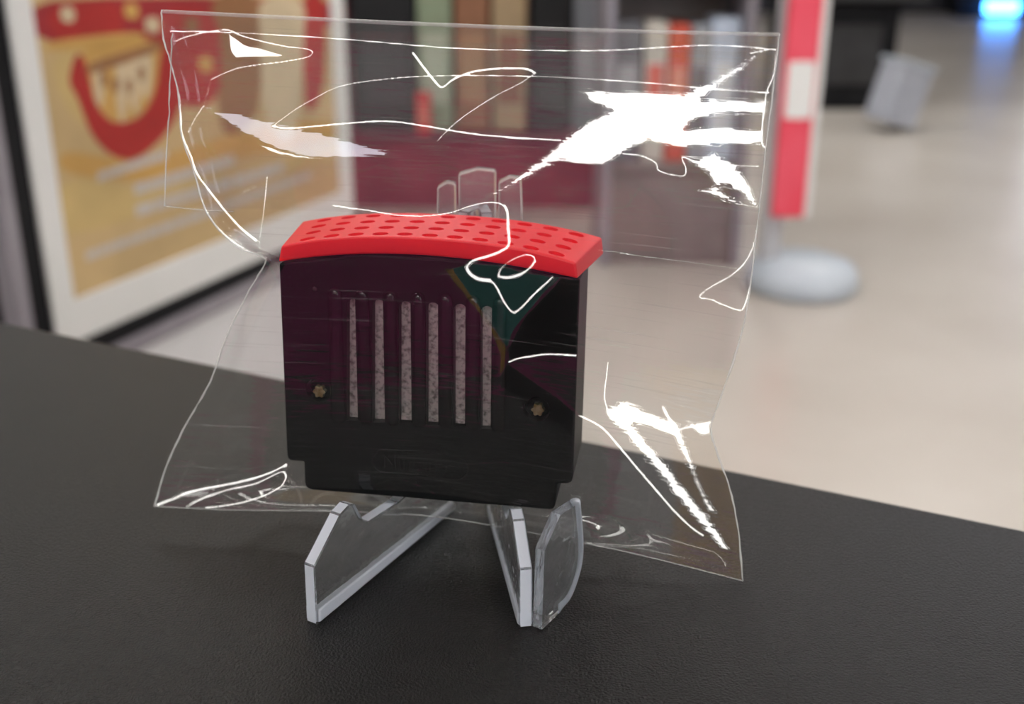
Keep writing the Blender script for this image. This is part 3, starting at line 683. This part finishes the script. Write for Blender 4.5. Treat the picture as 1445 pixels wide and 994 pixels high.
shelving(.325, .735, YB, .4, 'taupe grey shelving unit of goods left of the red sign post', M['taupe'], M['taupe'], (.34, .98))
for x, w, h_, c, s, lab in [(.375,.085,.45,(.16,.16,.18),(.4,.4,.42),'dark grey carton at the left end of the taupe shelf'),
       (.465,.07,.45,(.60,.56,.50),(.72,.12,.08),'cream carton with red print on the taupe shelf'),
       (.540,.065,.44,(.68,.11,.07),(.75,.3,.22),'orange red carton on the taupe shelf'),
       (.610,.06,.44,(.36,.38,.42),(.18,.18,.2),'mid grey carton between the red and the pale one'),
       (.688,.085,.46,(.66,.76,.92),(.88,.93,1.),'pale blue white carton at the right end of the taupe shelf')]:
    goods(x, YB+.14, .34, w, .16, h_, c, lab, 'cartons on the taupe shelf', 0, s)

# ------------------------------------------------------------------ red and white sign post on a round foot
sb = at_z(1128, 405, 0); sx_, sy_ = float(sb[0]), float(sb[1])
sg = empty('sign_post', (sx_, sy_, 0), 'red and white sign post on a round pale grey foot, right of the bag', 'sign')
bm = bmesh.new(); lathe(bm, [(.165,0),(.178,.02),(.176,.05),(.160,.078),(.115,.097),(.05,.105),(.02,.106)], (sx_, sy_, 0)); obj('foot', bm, M['sign_base'], sg, smooth=True)
bm = bmesh.new(); box(bm, sx_-.135, sx_-.075, sy_-.02, sy_+.02, .03, 1.6, .006); obj('pole', bm, M['sign_pole'], sg)
bm = bmesh.new(); box(bm, sx_-.118, sx_-.02, sy_-.05, sy_-.022, .24, 1.6, .006); obj('sign_board', bm, M['sign_red'], sg)
bm = bmesh.new(); box(bm, sx_-.0195, sx_-.002, sy_-.052, sy_-.02, .24, 1.6, .004); obj('edge_strip', bm, M['frame_white'], sg)
bm = bmesh.new(); lathe(bm, [(.005,0),(.045,.004),(.045,.14),(.005,.144)], (0,0,0), 24)
bm.transform(Matrix.Translation((sx_-.066, sy_-.046, .54)) @ Matrix.Diagonal((1,.2,1.2,1))); obj('white_patch', bm, M['frame_white'], sg)

# ------------------------------------------------------------------ black kiosk with a grey bin leaning at its side
kb = at_z(1150, 152, 0); kr = at_z(1262, 158, 0)
kx0, kx1, ky = float(kb[0]), float(kr[0]), float((kb[1]+kr[1])/2)
kk = empty('black_kiosk', ((kx0+kx1)/2, ky+.3, 0), 'black floor standing game kiosk in the distance right of the sign post', 'kiosk')
bm = bmesh.new(); box(bm, kx0-.2, kx1, ky, ky+.6, 0, .62, .01); obj('pedestal', bm, M['frame_black'], kk)
bm = bmesh.new(); prism(bm, [(kx0-.2,ky+.05,.62),(kx0-.2,ky+.55,.62),(kx0-.2,ky+.55,1.7),(kx0-.2,ky+.3,1.7),(kx0-.2,ky+.22,.95)], (kx1-kx0+.3,0,0)); obj('cabinet', bm, M['frame_black'], kk)
bm = bmesh.new(); box(bm, kx0-.1, kx1-.1, ky-.012, ky+.002, .15, .5, .004); obj('front_door', bm, M['counter_body'], kk)
bm = bmesh.new(); box(bm, kx0-.15, kx1+.12, ky-.12, ky+.2, .64, .70, .01); obj('control_shelf', bm, M['counter_body'], kk)
bn = at_z(1243, 190, 0)
t = empty('grey_box', (float(bn[0])+.08, float(bn[1])+.1, 0), 'pale grey plastic box leaning at the right foot of the black kiosk', 'box', rz=.35)
T = Matrix.Rotation(.3, 4, 'Y')
bm = bmesh.new(); box(bm, -.13, .07, -.1, .1, .04, .35, .012, T); obj('bin_body', bm, M['grey_plastic'], t, world=False)
bm = bmesh.new(); box(bm, -.14, .08, -.11, .11, .35, .375, .006, T); obj('bin_lid', bm, M['sign_base'], t, world=False)

# blue lit machine at the far end
bl = at_z(1414, 10, .08); bx, by = float(bl[0])*.965, float(bl[1])*.965
t = empty('lit_machine', (bx, by+.2, 0), 'dark machine with a blue glowing base at the far end of the shop', 'machine')
bm = bmesh.new(); box(bm, bx-.5, bx+.6, by+.06, by+.36, .02, 1.5, .01); obj('cabinet', bm, M['frame_black'], t)
bm = bmesh.new(); tube(bm, [(bx-.17, by, .12), (bx+.17, by, .12)], .075, 20); obj('light_tube', bm, M['blue_glow'], t, smooth=True)
bm = bmesh.new(); box(bm, bx-.5, bx+.6, by-.08, by+.06, 0, .02, .004); obj('foot_plate', bm, M['counter_body'], t)

# ------------------------------------------------------------------ made-up pieces added behind the viewer, seen only mirrored in the plastic
bc = empty('reflected_block', (-.4, -1.6, 0), 'maroon cabinet shape added behind the viewer for the film to mirror', 'cabinet')  # unseen, added to tint the film's reflections maroon
bm = bmesh.new(); box(bm, -2.2, 1.6, -2.0, -1.4, .08, 1.0, .006); obj('carcass', bm, M['maroon'], bc)
bm = bmesh.new(); box(bm, -2.25, 1.65, -2.02, -1.36, 1.0, 1.04, .004); obj('worktop', bm, M['maroon'], bc)
bm = bmesh.new(); box(bm, -2.15, 1.55, -1.98, -1.45, 0, .08); obj('kickboard', bm, M['counter_body'], bc)
def swatch(name, c, w, h_, m, label):  # unseen colour panels, added for teal and ochre reflections in the film
    bm = bmesh.new(); box(bm, c[0]-w/2, c[0]+w/2, Y0+.002, Y0+.02, c[2]-h_/2, c[2]+h_/2, .004); return tag(obj(name, bm, m), label, 'swatch')
swatch('reflected_swatch', TEAL, 1.5, 1.3, M['teal'], 'teal banner added behind the viewer for the film to mirror')
swatch('reflected_swatch', OCH, .9, 1.3, M['ochre'], 'ochre banner added behind the viewer for the film to mirror')
